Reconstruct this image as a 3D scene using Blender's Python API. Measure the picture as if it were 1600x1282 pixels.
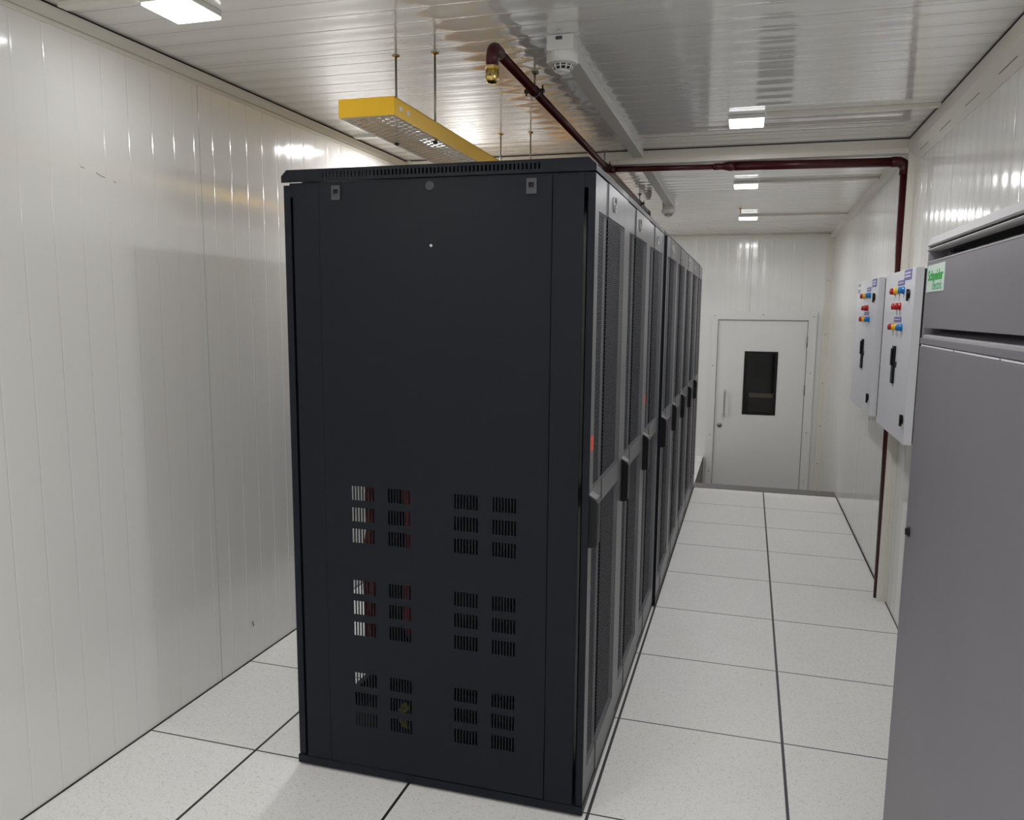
import bpy, bmesh, math, random
from mathutils import Vector, Matrix

# ------------------------------------------------------------------ scene, camera, world, exposure
sc = bpy.context.scene
for o in list(bpy.data.objects):
    bpy.data.objects.remove(o)
COL = sc.collection

CAM = Vector((0.4118, -2.2115, 1.5556))
YAW, PITCH, ROLL = 0.2792, 0.1326, 0.0109
FPX, PCX, PCY = 1211.81, 819.05, 648.17
fw = Vector((-math.sin(YAW) * math.cos(PITCH), math.cos(YAW) * math.cos(PITCH), -math.sin(PITCH)))
rt = Vector((math.cos(YAW), math.sin(YAW), 0))
up = rt.cross(fw)
rt2 = rt * math.cos(ROLL) + up * math.sin(ROLL)
up2 = up * math.cos(ROLL) - rt * math.sin(ROLL)
cd = bpy.data.cameras.new('camera')
cam = bpy.data.objects.new('camera', cd)
COL.objects.link(cam)
M = Matrix((rt2, up2, -fw)).transposed().to_4x4()
M.translation = CAM
cam.matrix_world = M
cd.sensor_fit = 'HORIZONTAL'
cd.sensor_width = 36.0
cd.lens = FPX / 1600 * 36.0
cd.shift_x = (800 - PCX) / 1600
cd.shift_y = (PCY - 641) / 1600
cd.clip_start = 0.02
sc.camera = cam

w = bpy.data.worlds.new('world')
sc.world = w
w.use_nodes = True
w.node_tree.nodes['Background'].inputs[0].default_value = (0.5, 0.5, 0.5, 1)
w.node_tree.nodes['Background'].inputs[1].default_value = 0.02

sc.view_settings.view_transform = 'Standard'
sc.view_settings.look = 'None'
sc.view_settings.gamma = 1.0
sc.view_settings.use_curve_mapping = False
sc.view_settings.exposure = 0.0
sc.cycles.use_denoising = True
sc.cycles.max_bounces = 40
sc.cycles.diffuse_bounces = 32
sc.cycles.glossy_bounces = 6
sc.cycles.transparent_max_bounces = 12
sc.cycles.sample_clamp_indirect = 6.0
LAMP = 9.0           # brightness of the ceiling-light diffusers
WATT = 7.1           # light thrown down by one fixture
SPREAD = math.radians(180)

# ------------------------------------------------------------------ dimensions (metres)
XL, XR = -1.649, 1.200           # side walls
YB, YF = -4.7, 6.360             # wall behind the camera, wall with the door
ZLOW = -0.55                     # landing in front of the door
YEND = 4.97                      # end of the raised floor in the aisle


def cz(y):                       # ceiling height
    return 2.45 if y < 2.3 else 2.447 - 0.0175 * (y - 2.3)


# ------------------------------------------------------------------ materials
def nodes_of(name):
    m = bpy.data.materials.new(name)
    m.use_nodes = True
    nt = m.node_tree
    return m, nt, nt.nodes['Principled BSDF']


def math_node(nt, op, a=None, b=None, c=None):
    n = nt.nodes.new('ShaderNodeMath')
    n.operation = op
    for i, v in enumerate((a, b, c)):
        if v is None:
            continue
        if isinstance(v, (int, float)):
            n.inputs[i].default_value = v
        else:
            nt.links.new(v, n.inputs[i])
    return n.outputs[0]


def simple(name, col, rough=0.5, metal=0.0, spec=0.5, noise=0.0, nscale=8.0, bump=0.0, bscale=300.0):
    m, nt, b = nodes_of(name)
    b.inputs['Base Color'].default_value = (*col, 1)
    b.inputs['Roughness'].default_value = rough
    b.inputs['Metallic'].default_value = metal
    b.inputs['Specular IOR Level'].default_value = spec
    tc = nt.nodes.new('ShaderNodeTexCoord')
    if noise:
        n = nt.nodes.new('ShaderNodeTexNoise')
        n.inputs['Scale'].default_value = nscale
        n.inputs['Detail'].default_value = 5
        nt.links.new(tc.outputs['Object'], n.inputs['Vector'])
        r = math_node(nt, 'MULTIPLY_ADD', n.outputs['Fac'], noise * 2, rough - noise)
        nt.links.new(r, b.inputs['Roughness'])
    if bump:
        n2 = nt.nodes.new('ShaderNodeTexNoise')
        n2.inputs['Scale'].default_value = bscale
        nt.links.new(tc.outputs['Object'], n2.inputs['Vector'])
        bp = nt.nodes.new('ShaderNodeBump')
        bp.inputs['Strength'].default_value = bump
        bp.inputs['Distance'].default_value = 0.001
        nt.links.new(n2.outputs['Fac'], bp.inputs['Height'])
        nt.links.new(bp.outputs['Normal'], b.inputs['Normal'])
    return m


def panel_mat(name, axis, col, rough, pitch=0.109, joint=1.09, wav=0.35, wave=0.00025, spec=0.6, coat=0.0):
    """glossy white sandwich panel: fine ribs running across `axis`, a joint every `joint` metres"""
    m, nt, b = nodes_of(name)
    tc = nt.nodes.new('ShaderNodeTexCoord')
    sp = nt.nodes.new('ShaderNodeSeparateXYZ')
    nt.links.new(tc.outputs['Object'], sp.inputs[0])
    t = sp.outputs[axis]
    # narrow groove per pitch
    fr = math_node(nt, 'FRACT', math_node(nt, 'MULTIPLY', t, 1 / pitch))
    d = math_node(nt, 'ABSOLUTE', math_node(nt, 'SUBTRACT', fr, 0.5))
    g = nt.nodes.new('ShaderNodeMapRange')
    g.inputs[1].default_value = 0.0
    g.inputs[2].default_value = 0.045
    g.interpolation_type = 'SMOOTHSTEP'
    nt.links.new(d, g.inputs[0])
    fj = math_node(nt, 'FRACT', math_node(nt, 'MULTIPLY', math_node(nt, 'ADD', t, 0.135), 1 / joint))
    dj = math_node(nt, 'ABSOLUTE', math_node(nt, 'SUBTRACT', fj, 0.5))
    j = nt.nodes.new('ShaderNodeMapRange')
    j.inputs[1].default_value = 0.0006
    j.inputs[2].default_value = 0.0020
    nt.links.new(dj, j.inputs[0])
    # waviness that differs from rib to rib
    mp = nt.nodes.new('ShaderNodeMapping')
    s = [0.55, 0.55, 0.55]
    s[axis] = 9.0
    mp.inputs['Scale'].default_value = s
    nt.links.new(tc.outputs['Object'], mp.inputs[0])
    nz = nt.nodes.new('ShaderNodeTexNoise')
    nz.inputs['Scale'].default_value = 1.0
    nz.inputs['Detail'].default_value = 2
    nt.links.new(mp.outputs[0], nz.inputs['Vector'])
    h = math_node(nt, 'ADD', math_node(nt, 'MULTIPLY', g.outputs[0], 0.0008),
                  math_node(nt, 'MULTIPLY', j.outputs[0], 0.002))
    h = math_node(nt, 'ADD', h, math_node(nt, 'MULTIPLY', nz.outputs['Fac'], 0.004 * wav))
    sn = math_node(nt, 'SINE', math_node(nt, 'MULTIPLY', t, 2 * math.pi / pitch * 1.0))
    h = math_node(nt, 'ADD', h, math_node(nt, 'MULTIPLY', sn, wave))
    bp = nt.nodes.new('ShaderNodeBump')
    bp.inputs['Strength'].default_value = 1.0
    bp.inputs['Distance'].default_value = 1.0
    nt.links.new(h, bp.inputs['Height'])
    nt.links.new(bp.outputs['Normal'], b.inputs['Normal'])
    mx = nt.nodes.new('ShaderNodeMix')
    mx.data_type = 'RGBA'
    mx.inputs['A'].default_value = (col[0] * 0.6, col[1] * 0.6, col[2] * 0.58, 1)
    mx.inputs['B'].default_value = (*col, 1)
    nt.links.new(j.outputs[0], mx.inputs['Factor'])
    nt.links.new(mx.outputs['Result'], b.inputs['Base Color'])
    b.inputs['Roughness'].default_value = rough
    b.inputs['Specular IOR Level'].default_value = spec
    if coat:
        b.inputs['Coat Weight'].default_value = coat
        b.inputs['Coat IOR'].default_value = 1.85
        b.inputs['Coat Roughness'].default_value = 0.06
        nt.links.new(bp.outputs['Normal'], b.inputs['Coat Normal'])
    return m


def floor_mat():
    m, nt, b = nodes_of('speckled floor tiles')
    tc = nt.nodes.new('ShaderNodeTexCoord')
    sp = nt.nodes.new('ShaderNodeSeparateXYZ')
    nt.links.new(tc.outputs['Object'], sp.inputs[0])

    def seam(t, half):
        fr = math_node(nt, 'FRACT', math_node(nt, 'ADD', math_node(nt, 'MULTIPLY', t, 1 / 0.6), 0.5))
        d = math_node(nt, 'ABSOLUTE', math_node(nt, 'SUBTRACT', fr, 0.5))
        return math_node(nt, 'LESS_THAN', d, half / 0.6)
    s = math_node(nt, 'MAXIMUM', seam(sp.outputs[0], 0.0050), seam(sp.outputs[1], 0.0030))
    # flecks
    mp = nt.nodes.new('ShaderNodeMapping')
    mp.inputs['Scale'].default_value = (1, 1.5, 1)
    nt.links.new(tc.outputs['Object'], mp.inputs[0])
    n1 = nt.nodes.new('ShaderNodeTexNoise')
    n1.inputs['Scale'].default_value = 100
    n1.inputs['Detail'].default_value = 4
    n1.inputs['Roughness'].default_value = 0.7
    n1.inputs['Distortion'].default_value = 1.5
    nt.links.new(mp.outputs[0], n1.inputs['Vector'])
    r1 = nt.nodes.new('ShaderNodeMapRange')
    r1.inputs[1].default_value = 0.34
    r1.inputs[2].default_value = 0.46
    nt.links.new(n1.outputs['Fac'], r1.inputs[0])
    n2 = nt.nodes.new('ShaderNodeTexNoise')
    n2.inputs['Scale'].default_value = 2.2
    n2.inputs['Detail'].default_value = 3
    nt.links.new(tc.outputs['Object'], n2.inputs['Vector'])
    cr = nt.nodes.new('ShaderNodeMix')
    cr.data_type = 'RGBA'
    cr.inputs['A'].default_value = (0.56, 0.555, 0.53, 1)
    cr.inputs['B'].default_value = (0.85, 0.853, 0.835, 1)
    nt.links.new(r1.outputs[0], cr.inputs['Factor'])
    dirt = nt.nodes.new('ShaderNodeMix')
    dirt.data_type = 'RGBA'
    dirt.blend_type = 'MULTIPLY'
    dirt.inputs['B'].default_value = (0.90, 0.89, 0.87, 1)
    nt.links.new(math_node(nt, 'MULTIPLY', n2.outputs['Fac'], 0.7), dirt.inputs['Factor'])
    nt.links.new(cr.outputs['Result'], dirt.inputs['A'])
    mx = nt.nodes.new('ShaderNodeMix')
    mx.data_type = 'RGBA'
    nt.links.new(s, mx.inputs['Factor'])
    nt.links.new(dirt.outputs['Result'], mx.inputs['A'])
    mx.inputs['B'].default_value = (0.02, 0.021, 0.022, 1)
    nt.links.new(mx.outputs['Result'], b.inputs['Base Color'])
    b.inputs['Roughness'].default_value = 0.42
    return m


def perforated(name, col, rough, pitch, rad):
    """sheet metal with staggered round holes (y,z plane)"""
    m, nt, b = nodes_of(name)
    b.inputs['Base Color'].default_value = (*col, 1)
    b.inputs['Roughness'].default_value = rough
    tc = nt.nodes.new('ShaderNodeTexCoord')
    sp = nt.nodes.new('ShaderNodeSeparateXYZ')
    nt.links.new(tc.outputs['Object'], sp.inputs[0])

    def lattice(off, ax, az):
        u = math_node(nt, 'FRACT', math_node(nt, 'ADD', math_node(nt, 'MULTIPLY', sp.outputs[ax[0]], 1 / ax[1]), off))
        v = math_node(nt, 'FRACT', math_node(nt, 'ADD', math_node(nt, 'MULTIPLY', sp.outputs[az[0]], 1 / az[1]), off))
        u = math_node(nt, 'MULTIPLY', math_node(nt, 'SUBTRACT', u, 0.5), ax[1])
        v = math_node(nt, 'MULTIPLY', math_node(nt, 'SUBTRACT', v, 0.5), az[1])
        return math_node(nt, 'SQRT', math_node(nt, 'ADD', math_node(nt, 'MULTIPLY', u, u), math_node(nt, 'MULTIPLY', v, v)))
    A, B = (1, pitch), (2, pitch * 1.2)
    d = math_node(nt, 'MINIMUM', lattice(0.0, A, B), lattice(0.5, A, B))
    hole = math_node(nt, 'LESS_THAN', d, rad)
    tr = nt.nodes.new('ShaderNodeBsdfTransparent')
    ms = nt.nodes.new('ShaderNodeMixShader')
    nt.links.new(hole, ms.inputs[0])
    nt.links.new(b.outputs[0], ms.inputs[1])
    nt.links.new(tr.outputs[0], ms.inputs[2])
    nt.links.new(ms.outputs[0], nt.nodes['Material Output'].inputs['Surface'])
    return m


def emitter(name, col, strength):
    m, nt, b = nodes_of(name)
    b.inputs['Base Color'].default_value = (0.9, 0.9, 0.9, 1)
    b.inputs['Emission Color'].default_value = (*col, 1)
    b.inputs['Emission Strength'].default_value = strength
    return m


def glass_mat():
    m, nt, b = nodes_of('tinted glass')
    b.inputs['Base Color'].default_value = (0.004, 0.004, 0.005, 1)
    b.inputs['Roughness'].default_value = 0.03
    tr = nt.nodes.new('ShaderNodeBsdfTransparent')
    tr.inputs[0].default_value = (0.75, 0.75, 0.78, 1)
    ms = nt.nodes.new('ShaderNodeMixShader')
    ms.inputs[0].default_value = 0.6
    nt.links.new(b.outputs[0], ms.inputs[1])
    nt.links.new(tr.outputs[0], ms.inputs[2])
    nt.links.new(ms.outputs[0], nt.nodes['Material Output'].inputs['Surface'])
    return m


WALLC = (0.85, 0.842, 0.82)
MT = {
    'wall_y': panel_mat('white ribbed wall panel along y', 1, WALLC, 0.11),
    'wall_x': panel_mat('white ribbed wall panel along x', 0, WALLC, 0.11),
    'ceil': panel_mat('white ribbed ceiling panel', 1, (0.89, 0.878, 0.852), 0.10, wav=0.28, wave=0.00045, spec=0.6, coat=0.65),
    'floor': floor_mat(),
    'landing': simple('grey landing', (0.25, 0.24, 0.23), 0.5),
    'riser': simple('brown grey riser', (0.17, 0.155, 0.14), 0.6, noise=0.1),
    'strip': simple('dark grey edge strip', (0.16, 0.145, 0.15), 0.5),
    'trim': simple('cream trim', (0.79, 0.765, 0.695), 0.32, noise=0.06),
    'white_plastic': simple('white plastic', (0.78, 0.78, 0.76), 0.4),
    'grey_plastic': simple('grey slot', (0.03, 0.03, 0.03), 0.6),
    'rack': simple('charcoal powder coat', (0.0042, 0.0066, 0.0125), 0.42, spec=0.26, noise=0.10, nscale=3.0, bump=0.05, bscale=900),
    'rack_door': simple('graphite door paint', (0.125, 0.125, 0.131), 0.34, noise=0.05, nscale=5),
    'rack_in': simple('dark rack interior', (0.004, 0.004, 0.005), 0.7, spec=0.15),
    'mesh': perforated('perforated graphite sheet', (0.31, 0.315, 0.36), 0.36, 0.0105, 0.0041),
    'mesh_rear': perforated('perforated charcoal sheet', (0.02, 0.02, 0.024), 0.5, 0.0085, 0.0034),
    'black': simple('black plastic', (0.006, 0.006, 0.007), 0.42, spec=0.3),
    'tab': simple('grey latch plastic', (0.065, 0.067, 0.075), 0.45),
    'chrome': simple('chrome', (0.62, 0.62, 0.62), 0.18, metal=1.0),
    'steel': simple('threaded steel', (0.30, 0.29, 0.26), 0.4, metal=0.9),
    'tray_base': simple('cream galvanised sheet', (0.78, 0.68, 0.48), 0.4, noise=0.08, nscale=20),
    'brass': simple('brass', (0.62, 0.46, 0.16), 0.22, metal=1.0),
    'yellow': simple('yellow paint', (0.92, 0.54, 0.008), 0.36, noise=0.05),
    'maroon': simple('maroon pipe paint', (0.058, 0.006, 0.008), 0.33, spec=0.35),
    'galv': simple('dark clamp', (0.02, 0.019, 0.018), 0.5),
    'panel_grey': simple('light grey enclosure', (0.76, 0.77, 0.80), 0.42, noise=0.04),
    'gasket': simple('gasket', (0.01, 0.01, 0.01), 0.7),
    'unit': simple('mid grey cabinet paint', (0.225, 0.217, 0.240), 0.42, noise=0.06, nscale=2.5),
    'unit_trim': simple('textured light grey trim', (0.40, 0.39, 0.40), 0.55, bump=0.5, bscale=500),
    'unit_dark': simple('dark grille', (0.012, 0.012, 0.013), 0.55),
    'unit_mid': simple('grey grille slats', (0.05, 0.05, 0.05), 0.5),
    'door': simple('white door paint', (0.80, 0.80, 0.785), 0.38, noise=0.04),
    'scuff': simple('dark scuff', (0.22, 0.21, 0.20), 0.6),
    'gap': simple('shadow gap', (0.02, 0.02, 0.02), 0.8),  # flat near-black that stands for the shadow in gaps
    'glass': glass_mat(),
    'dark_room': simple('dark room', (0.03, 0.03, 0.03), 0.8),
    'card': simple('tan board', (0.42, 0.33, 0.22), 0.7, noise=0.1),
    'red': simple('red lens', (0.45, 0.010, 0.010), 0.22),
    'amber': simple('yellow lens', (0.85, 0.50, 0.02), 0.22),
    'blue': simple('blue lens', (0.010, 0.19, 0.55), 0.22),
    'purple': simple('purple plate', (0.19, 0.17, 0.45), 0.5),
    'plate_white': simple('white print', (0.75, 0.75, 0.78), 0.5),
    'sticker': simple('pale sticker', (0.60, 0.72, 0.64), 0.45),
    'green': simple('green print', (0.015, 0.36, 0.06), 0.5),
    'palegreen': simple('faded green print', (0.17, 0.45, 0.27), 0.5),
    'orange': simple('orange tag', (0.75, 0.11, 0.05), 0.5),
    'cable_red': simple('red cable', (0.30, 0.018, 0.012), 0.5),
    'cable_yel': simple('yellow cable', (0.42, 0.36, 0.03), 0.5),
    'cable_blue': simple('blue cable', (0.02, 0.10, 0.30), 0.5),
    'lamp': emitter('lit diffuser', (0.985, 0.985, 1.0), LAMP),
    'lamp_left': emitter('dimmer lit diffuser', (0.985, 0.985, 1.0), LAMP * 0.8),
    'lamp_rim': emitter('glowing diffuser rim', (0.985, 0.985, 1.0), 1.7),
}
# perforated floor of the yellow tray: real holes are cut in the mesh


# ------------------------------------------------------------------ mesh helpers
class MB:
    def __init__(self):
        self.bm = bmesh.new()

    def box(self, x0, x1, y0, y1, z0, z1, bev=0.0):
        vs = [self.bm.verts.new((x, y, z)) for x in (x0, x1) for y in (y0, y1) for z in (z0, z1)]
        fs = []
        for q in ((0, 1, 3, 2), (4, 6, 7, 5), (0, 4, 5, 1), (2, 3, 7, 6), (0, 2, 6, 4), (1, 5, 7, 3)):
            fs.append(self.bm.faces.new([vs[i] for i in q]))
        if bev:
            es = list({e for f in fs for e in f.edges})
            bmesh.ops.bevel(self.bm, geom=es, offset=bev, segments=2, affect='EDGES', profile=0.7)
        return self

    def quad_x(self, x, y0, y1, z0, z1):
        self.bm.faces.new([self.bm.verts.new((x, y, z)) for y, z in ((y0, z0), (y1, z0), (y1, z1), (y0, z1))])
        return self

    def prism(self, pts, axis, a, b):
        """extrude a 2-D outline along axis from a to b; outline coordinates are the two other axes in xyz order"""
        def P(p, t):
            c = list(p)
            c.insert(axis, t)
            return c
        v0 = [self.bm.verts.new(P(p, a)) for p in pts]
        v1 = [self.bm.verts.new(P(p, b)) for p in pts]
        n = len(pts)
        self.bm.faces.new(v0)
        self.bm.faces.new(v1[::-1])
        for i in range(n):
            self.bm.faces.new((v0[i], v1[i], v1[(i + 1) % n], v0[(i + 1) % n]))
        return self

    def plate(self, axis, us, vs, holes, t0, t1):
        """plate normal to axis made of a rectilinear grid with some cells left out, between t0 and t1"""
        def P(u, v, t):
            c = [u, v]
            c.insert(axis, t)
            return c
        us, vs = sorted(set(round(u, 5) for u in us)), sorted(set(round(v, 5) for v in vs))
        nu, nv = len(us) - 1, len(vs) - 1
        solid = [[True] * nv for _ in range(nu)]
        for i in range(nu):
            cu = (us[i] + us[i + 1]) / 2
            for j in range(nv):
                cv = (vs[j] + vs[j + 1]) / 2
                if holes(cu, cv):
                    solid[i][j] = False
        cache = {}

        def V(i, j, t):
            k = (i, j, t)
            if k not in cache:
                cache[k] = self.bm.verts.new(P(us[i], vs[j], t))
            return cache[k]
        for i in range(nu):
            for j in range(nv):
                if not solid[i][j]:
                    continue
                q = [(i, j), (i + 1, j), (i + 1, j + 1), (i, j + 1)]
                self.bm.faces.new([V(a, b, t0) for a, b in q])
                self.bm.faces.new([V(a, b, t1) for a, b in q][::-1])
                for (a, b), (c, d), (ni, nj) in ((q[0], q[1], (i, j - 1)), (q[1], q[2], (i + 1, j)),
                                                 (q[2], q[3], (i, j + 1)), (q[3], q[0], (i - 1, j))):
                    if not (0 <= ni < nu and 0 <= nj < nv and solid[ni][nj]):
                        self.bm.faces.new((V(a, b, t0), V(a, b, t1), V(c, d, t1), V(c, d, t0)))
        return self

    def tube(self, pts, r, n=14, cap=True):
        pts = [Vector(p) for p in pts]
        rs = r if isinstance(r, (list, tuple)) else [r] * len(pts)
        dirs = []
        for i in range(len(pts)):
            a = pts[max(i - 1, 0)]
            b = pts[min(i + 1, len(pts) - 1)]
            d = (b - a)
            if d.length < 1e-9:
                d = dirs[-1] if dirs else Vector((0, 0, 1))
            dirs.append(d.normalized())
        t = dirs[0]
        u = t.orthogonal().normalized()
        rings = []
        for i, p in enumerate(pts):
            q = t.rotation_difference(dirs[i])
            u = (q @ u).normalized()
            t = dirs[i]
            v = t.cross(u)
            rings.append([self.bm.verts.new(p + (u * math.cos(2 * math.pi * k / n) + v * math.sin(2 * math.pi * k / n)) * rs[i]) for k in range(n)])
        for a, b in zip(rings, rings[1:]):
            for k in range(n):
                f = self.bm.faces.new((a[k], a[(k + 1) % n], b[(k + 1) % n], b[k]))
                f.smooth = True
        if cap:
            self.bm.faces.new(rings[0][::-1])
            self.bm.faces.new(rings[-1])
        return self

    def lathe(self, prof, c, axis='z', n=24, smooth=True, annulus=False):
        """profile of (radius, offset) pairs turned around an axis through c"""
        rings = []
        for r, h in prof:
            ring = []
            for k in range(n):
                a = 2 * math.pi * k / n
                p = {'z': (r * math.cos(a), r * math.sin(a), h), 'x': (h, r * math.cos(a), r * math.sin(a)),
                     'y': (r * math.cos(a), h, r * math.sin(a))}[axis]
                ring.append(self.bm.verts.new(Vector(c) + Vector(p)))
            rings.append(ring)
        for a, b in zip(rings, rings[1:]):
            for k in range(n):
                f = self.bm.faces.new((a[k], a[(k + 1) % n], b[(k + 1) % n], b[k]))
                f.smooth = smooth
        if annulus:
            a, b = rings[-1], rings[0]
            for k in range(n):
                self.bm.faces.new((a[k], a[(k + 1) % n], b[(k + 1) % n], b[k]))
        else:
            self.bm.faces.new(rings[0][::-1])
            self.bm.faces.new(rings[-1])
        return self

    def build(self, name, mat, parent=None, origin=None):
        bmesh.ops.recalc_face_normals(self.bm, faces=self.bm.faces)
        o = Vector(origin) if origin is not None else (ORG[parent.name] if parent is not None else Vector((0, 0, 0)))
        bmesh.ops.translate(self.bm, verts=self.bm.verts, vec=-o)
        me = bpy.data.meshes.new(name)
        self.bm.to_mesh(me)
        self.bm.free()
        me.materials.append(MT[mat])
        ob = bpy.data.objects.new(name, me)
        COL.objects.link(ob)
        if parent is not None:
            ob.parent = parent
        else:
            ob.location = o
        ORG[ob.name] = o
        return ob


ORG = {}


def tag(o, label, cat, group=None):
    o['label'] = label
    o['category'] = cat
    if group:
        o['group'] = group
    return o


def thing(name, label, cat, loc, group=None):
    o = bpy.data.objects.new(name, None)
    COL.objects.link(o)
    o.location = loc
    o.empty_display_size = 0.05
    ORG[o.name] = Vector(loc)
    return tag(o, label, cat, group)


def structure(o, label=None, cat=None):
    o['kind'] = 'structure'
    if label:
        o['label'] = label
        o['category'] = cat
    return o


def dup(root, loc, label, group=None):
    r = root.copy()
    COL.objects.link(r)
    r.location = loc
    ORG[r.name] = Vector(loc)
    r['label'] = label
    if group:
        r['group'] = group
    for ch in list(root.children):
        c = ch.copy()
        COL.objects.link(c)
        c.parent = r
        for g in list(ch.children):
            d = g.copy()
            COL.objects.link(d)
            d.parent = c
    return r


def arc(c, a, b, n=8):
    """points on a quarter bend from c+a to c+b around c"""
    c, a, b = Vector(c), Vector(a), Vector(b)
    return [c + a * math.cos(t * math.pi / 2 / n) + b * math.sin(t * math.pi / 2 / n) for t in range(n + 1)]


def text(body, name, mat, parent, loc, rot, size, sx=1.0, shear=0.0, align='CENTER', off=0.0):
    cu = bpy.data.curves.new(name, 'FONT')
    cu.body = body
    cu.size = size
    cu.align_x = align
    cu.extrude = 0.0003
    cu.offset = off
    cu.shear = shear
    cu.materials.append(MT[mat])
    tmp = bpy.data.objects.new(name + '_tmp', cu)
    COL.objects.link(tmp)
    bpy.context.view_layer.update()
    me = bpy.data.meshes.new_from_object(tmp.evaluated_get(bpy.context.evaluated_depsgraph_get()))
    bpy.data.objects.remove(tmp)
    me.name = name
    o = bpy.data.objects.new(name, me)
    COL.objects.link(o)
    o.parent = parent
    o.location = Vector(loc) - ORG[parent.name]
    o.rotation_euler = rot
    o.scale = (sx, 1, 1)
    ORG[o.name] = Vector(loc)
    return o


# ------------------------------------------------------------------ the room
fl = MB()
fl.box(XL, XR, YB, 4.78, -0.04, 0.0)
fl.box(XL, 0.0, 4.78, YF, -0.04, 0.0)
structure(fl.build('floor', 'floor'))
structure(MB().box(0.0, XR, 4.93, YF, ZLOW - 0.04, ZLOW).build('floor_landing', 'landing'))
rs = MB()
rs.box(-0.03, 0.0, 4.975, YF, ZLOW, -0.041)
rs.box(0.0, XR, 4.94, 4.965, ZLOW, -0.041)
structure(rs.build('trim_riser', 'riser'))
es = MB()
es.prism([(4.782, -0.04), (4.782, 0.004), (4.80, 0.006), (4.965, 0.006), (4.975, -0.04)], 0, 0.0, XR)
structure(es.build('trim_floor_edge', 'strip'))
sk = MB()
sk.box(XR - 0.006, XR, 2.34, 4.78, 0.0, 0.006)
sk.box(XL, XL + 0.004, YB, YF, 0.0, 0.004)
structure(sk.build('trim_floor_joint', 'gap'))

structure(MB().box(XL - 0.06, XL, YB, YF, -0.04, 2.5).build('wall_left', 'wall_y'))
structure(MB().box(XR, XR + 0.06, YB, YF, ZLOW, 2.5).build('wall_right', 'wall_y'))
structure(MB().box(XL, XR, YB - 0.06, YB, -0.04, 2.5).build('wall_back', 'wall_x'))
fwl = MB()
DX0, DX1, DZ1 = 0.1, 0.996, 1.487
fwl.plate(1, [XL, DX0 - 0.006, DX1 + 0.006, XR], [ZLOW, DZ1 + 0.006, 2.5],
          lambda u, v: DX0 - 0.006 < u < DX1 + 0.006 and v < DZ1, YF, YF + 0.06)
structure(fwl.build('wall_far', 'wall_x'))
ce = MB()
ce.prism([(YB, 2.45), (2.3, 2.45), (2.3, 2.447), (YF, cz(YF)), (YF, 2.56), (YB, 2.56)], 0, XL, XR)
structure(ce.build('ceiling', 'ceil'))

# scuffs on the left wall
wl = bpy.data.objects['wall_left']
for pts in ([(0.627, 0.175), (0.634, 0.150)], [(-0.160, 1.995), (-0.145, 1.993)], [(-0.098, 1.987), (-0.083, 1.980), (-0.064, 1.977)],
            [(-0.027, 1.970), (-0.018, 1.968)]):
    sm = MB()
    for (ya, za), (yb, zb) in zip(pts, pts[1:]):
        sm.tube([(XL, ya, za), (XL, yb, zb)], 0.0012 if za > 1 else 0.003, 6)
    sm.build('scuff_mark', 'scuff', wl)

# cornices and beams
cl = MB()
cl.prism([(XL, 2.442), (XL, 2.412), (XL + 0.008, 2.410), (XL + 0.024, 2.434), (XL + 0.024, 2.442)], 1, YB, YF)
cl.box(XL, XL + 0.004, YB, YF, 2.394, 2.407)
lc = structure(cl.build('trim_left_cornice', 'trim'))
MB().box(XL, XL + 0.018, YB, YF, 2.442, 2.4497).build('joint_shadow_strip', 'gap', lc)  # dark strip painting the shadow line between cornice and ceiling
bn = MB()
bn.prism([(1.150, 2.449), (1.150, 2.385), (1.158, 2.378), (1.196, 2.336), (XR, 2.336), (XR, 2.449)], 1, YB, 2.25)
ob = structure(bn.build('trim_right_beam', 'trim'))
sl = MB()
for k in range(9):
    y = 2.02 - 0.42 * k
    sl.prism([(1.1735, 2.3595), (1.1750, 2.3580), (1.1757, 2.3588), (1.1742, 2.3603)], 1, y - 0.11, y + 0.08)
sl.build('beam_slot', 'grey_plastic', ob)
MB().box(1.1485, 1.150, YB, 2.25, 2.443, 2.4495).build('joint_shadow_strip', 'gap', ob)  # painted shadow line along the top of the beam
bc = MB()
bc.box(XL + 0.026, 1.150, 2.25, 2.275, 2.384, 2.449)
bc.box(XL + 0.05, 1.150, 2.252, 2.33, 2.376, 2.392)
bc.box(XL + 0.05, 1.150, 2.244, 2.252, 2.400, 2.404)
cb = structure(bc.build('trim_cross_beam', 'trim'))
MB().box(XL + 0.05, 1.150, 2.2485, 2.25, 2.4445, 2.4495).build('joint_shadow_strip', 'gap', cb)  # painted shadow line where the cross beam meets the ceiling
ps = MB()
ps.box(1.153, 1.200, 2.250, 2.262, 0.0, 2.45)
ps.box(1.172, 1.186, 2.246, 2.251, 0.0, 2.33)
ps.box(1.185, 1.200, 2.262, 2.30, 0.0, 2.45)
structure(ps.build('trim_post', 'trim'))
cr = MB()
cr.prism([(2.335, cz(2.335) + .002), (2.335, cz(2.335) - 0.048), (YF, cz(YF) - 0.048), (YF, cz(YF) + .002)], 0, XR - 0.035, XR)
structure(cr.build('trim_far_cornice', 'trim'))
ce2 = MB()
ce2.box(XL, XR, YF - 0.02, YF, cz(YF) - 0.05, cz(YF) - 0.012)
structure(ce2.build('trim_end_cornice', 'trim'))
cv = MB()
cv.box(XR - 0.06, XR, YF - 0.008, YF, ZLOW, 2.37)
cvo = structure(cv.build('trim_corner', 'trim'))
cw = MB()
cw.box(1.098, 1.135, YF - 0.006, YF, ZLOW, 1.57)
structure(cw.build('trim_door_side', 'door'))
for z in (1.9, 1.35, 0.85, 0.4, 0.0):
    MB().lathe([(0.006, 0), (0.006, -0.003), (0.001, -0.004)], (XR - 0.03, YF - 0.008, z), 'y', 8).build('screw', 'steel', cvo)

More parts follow.
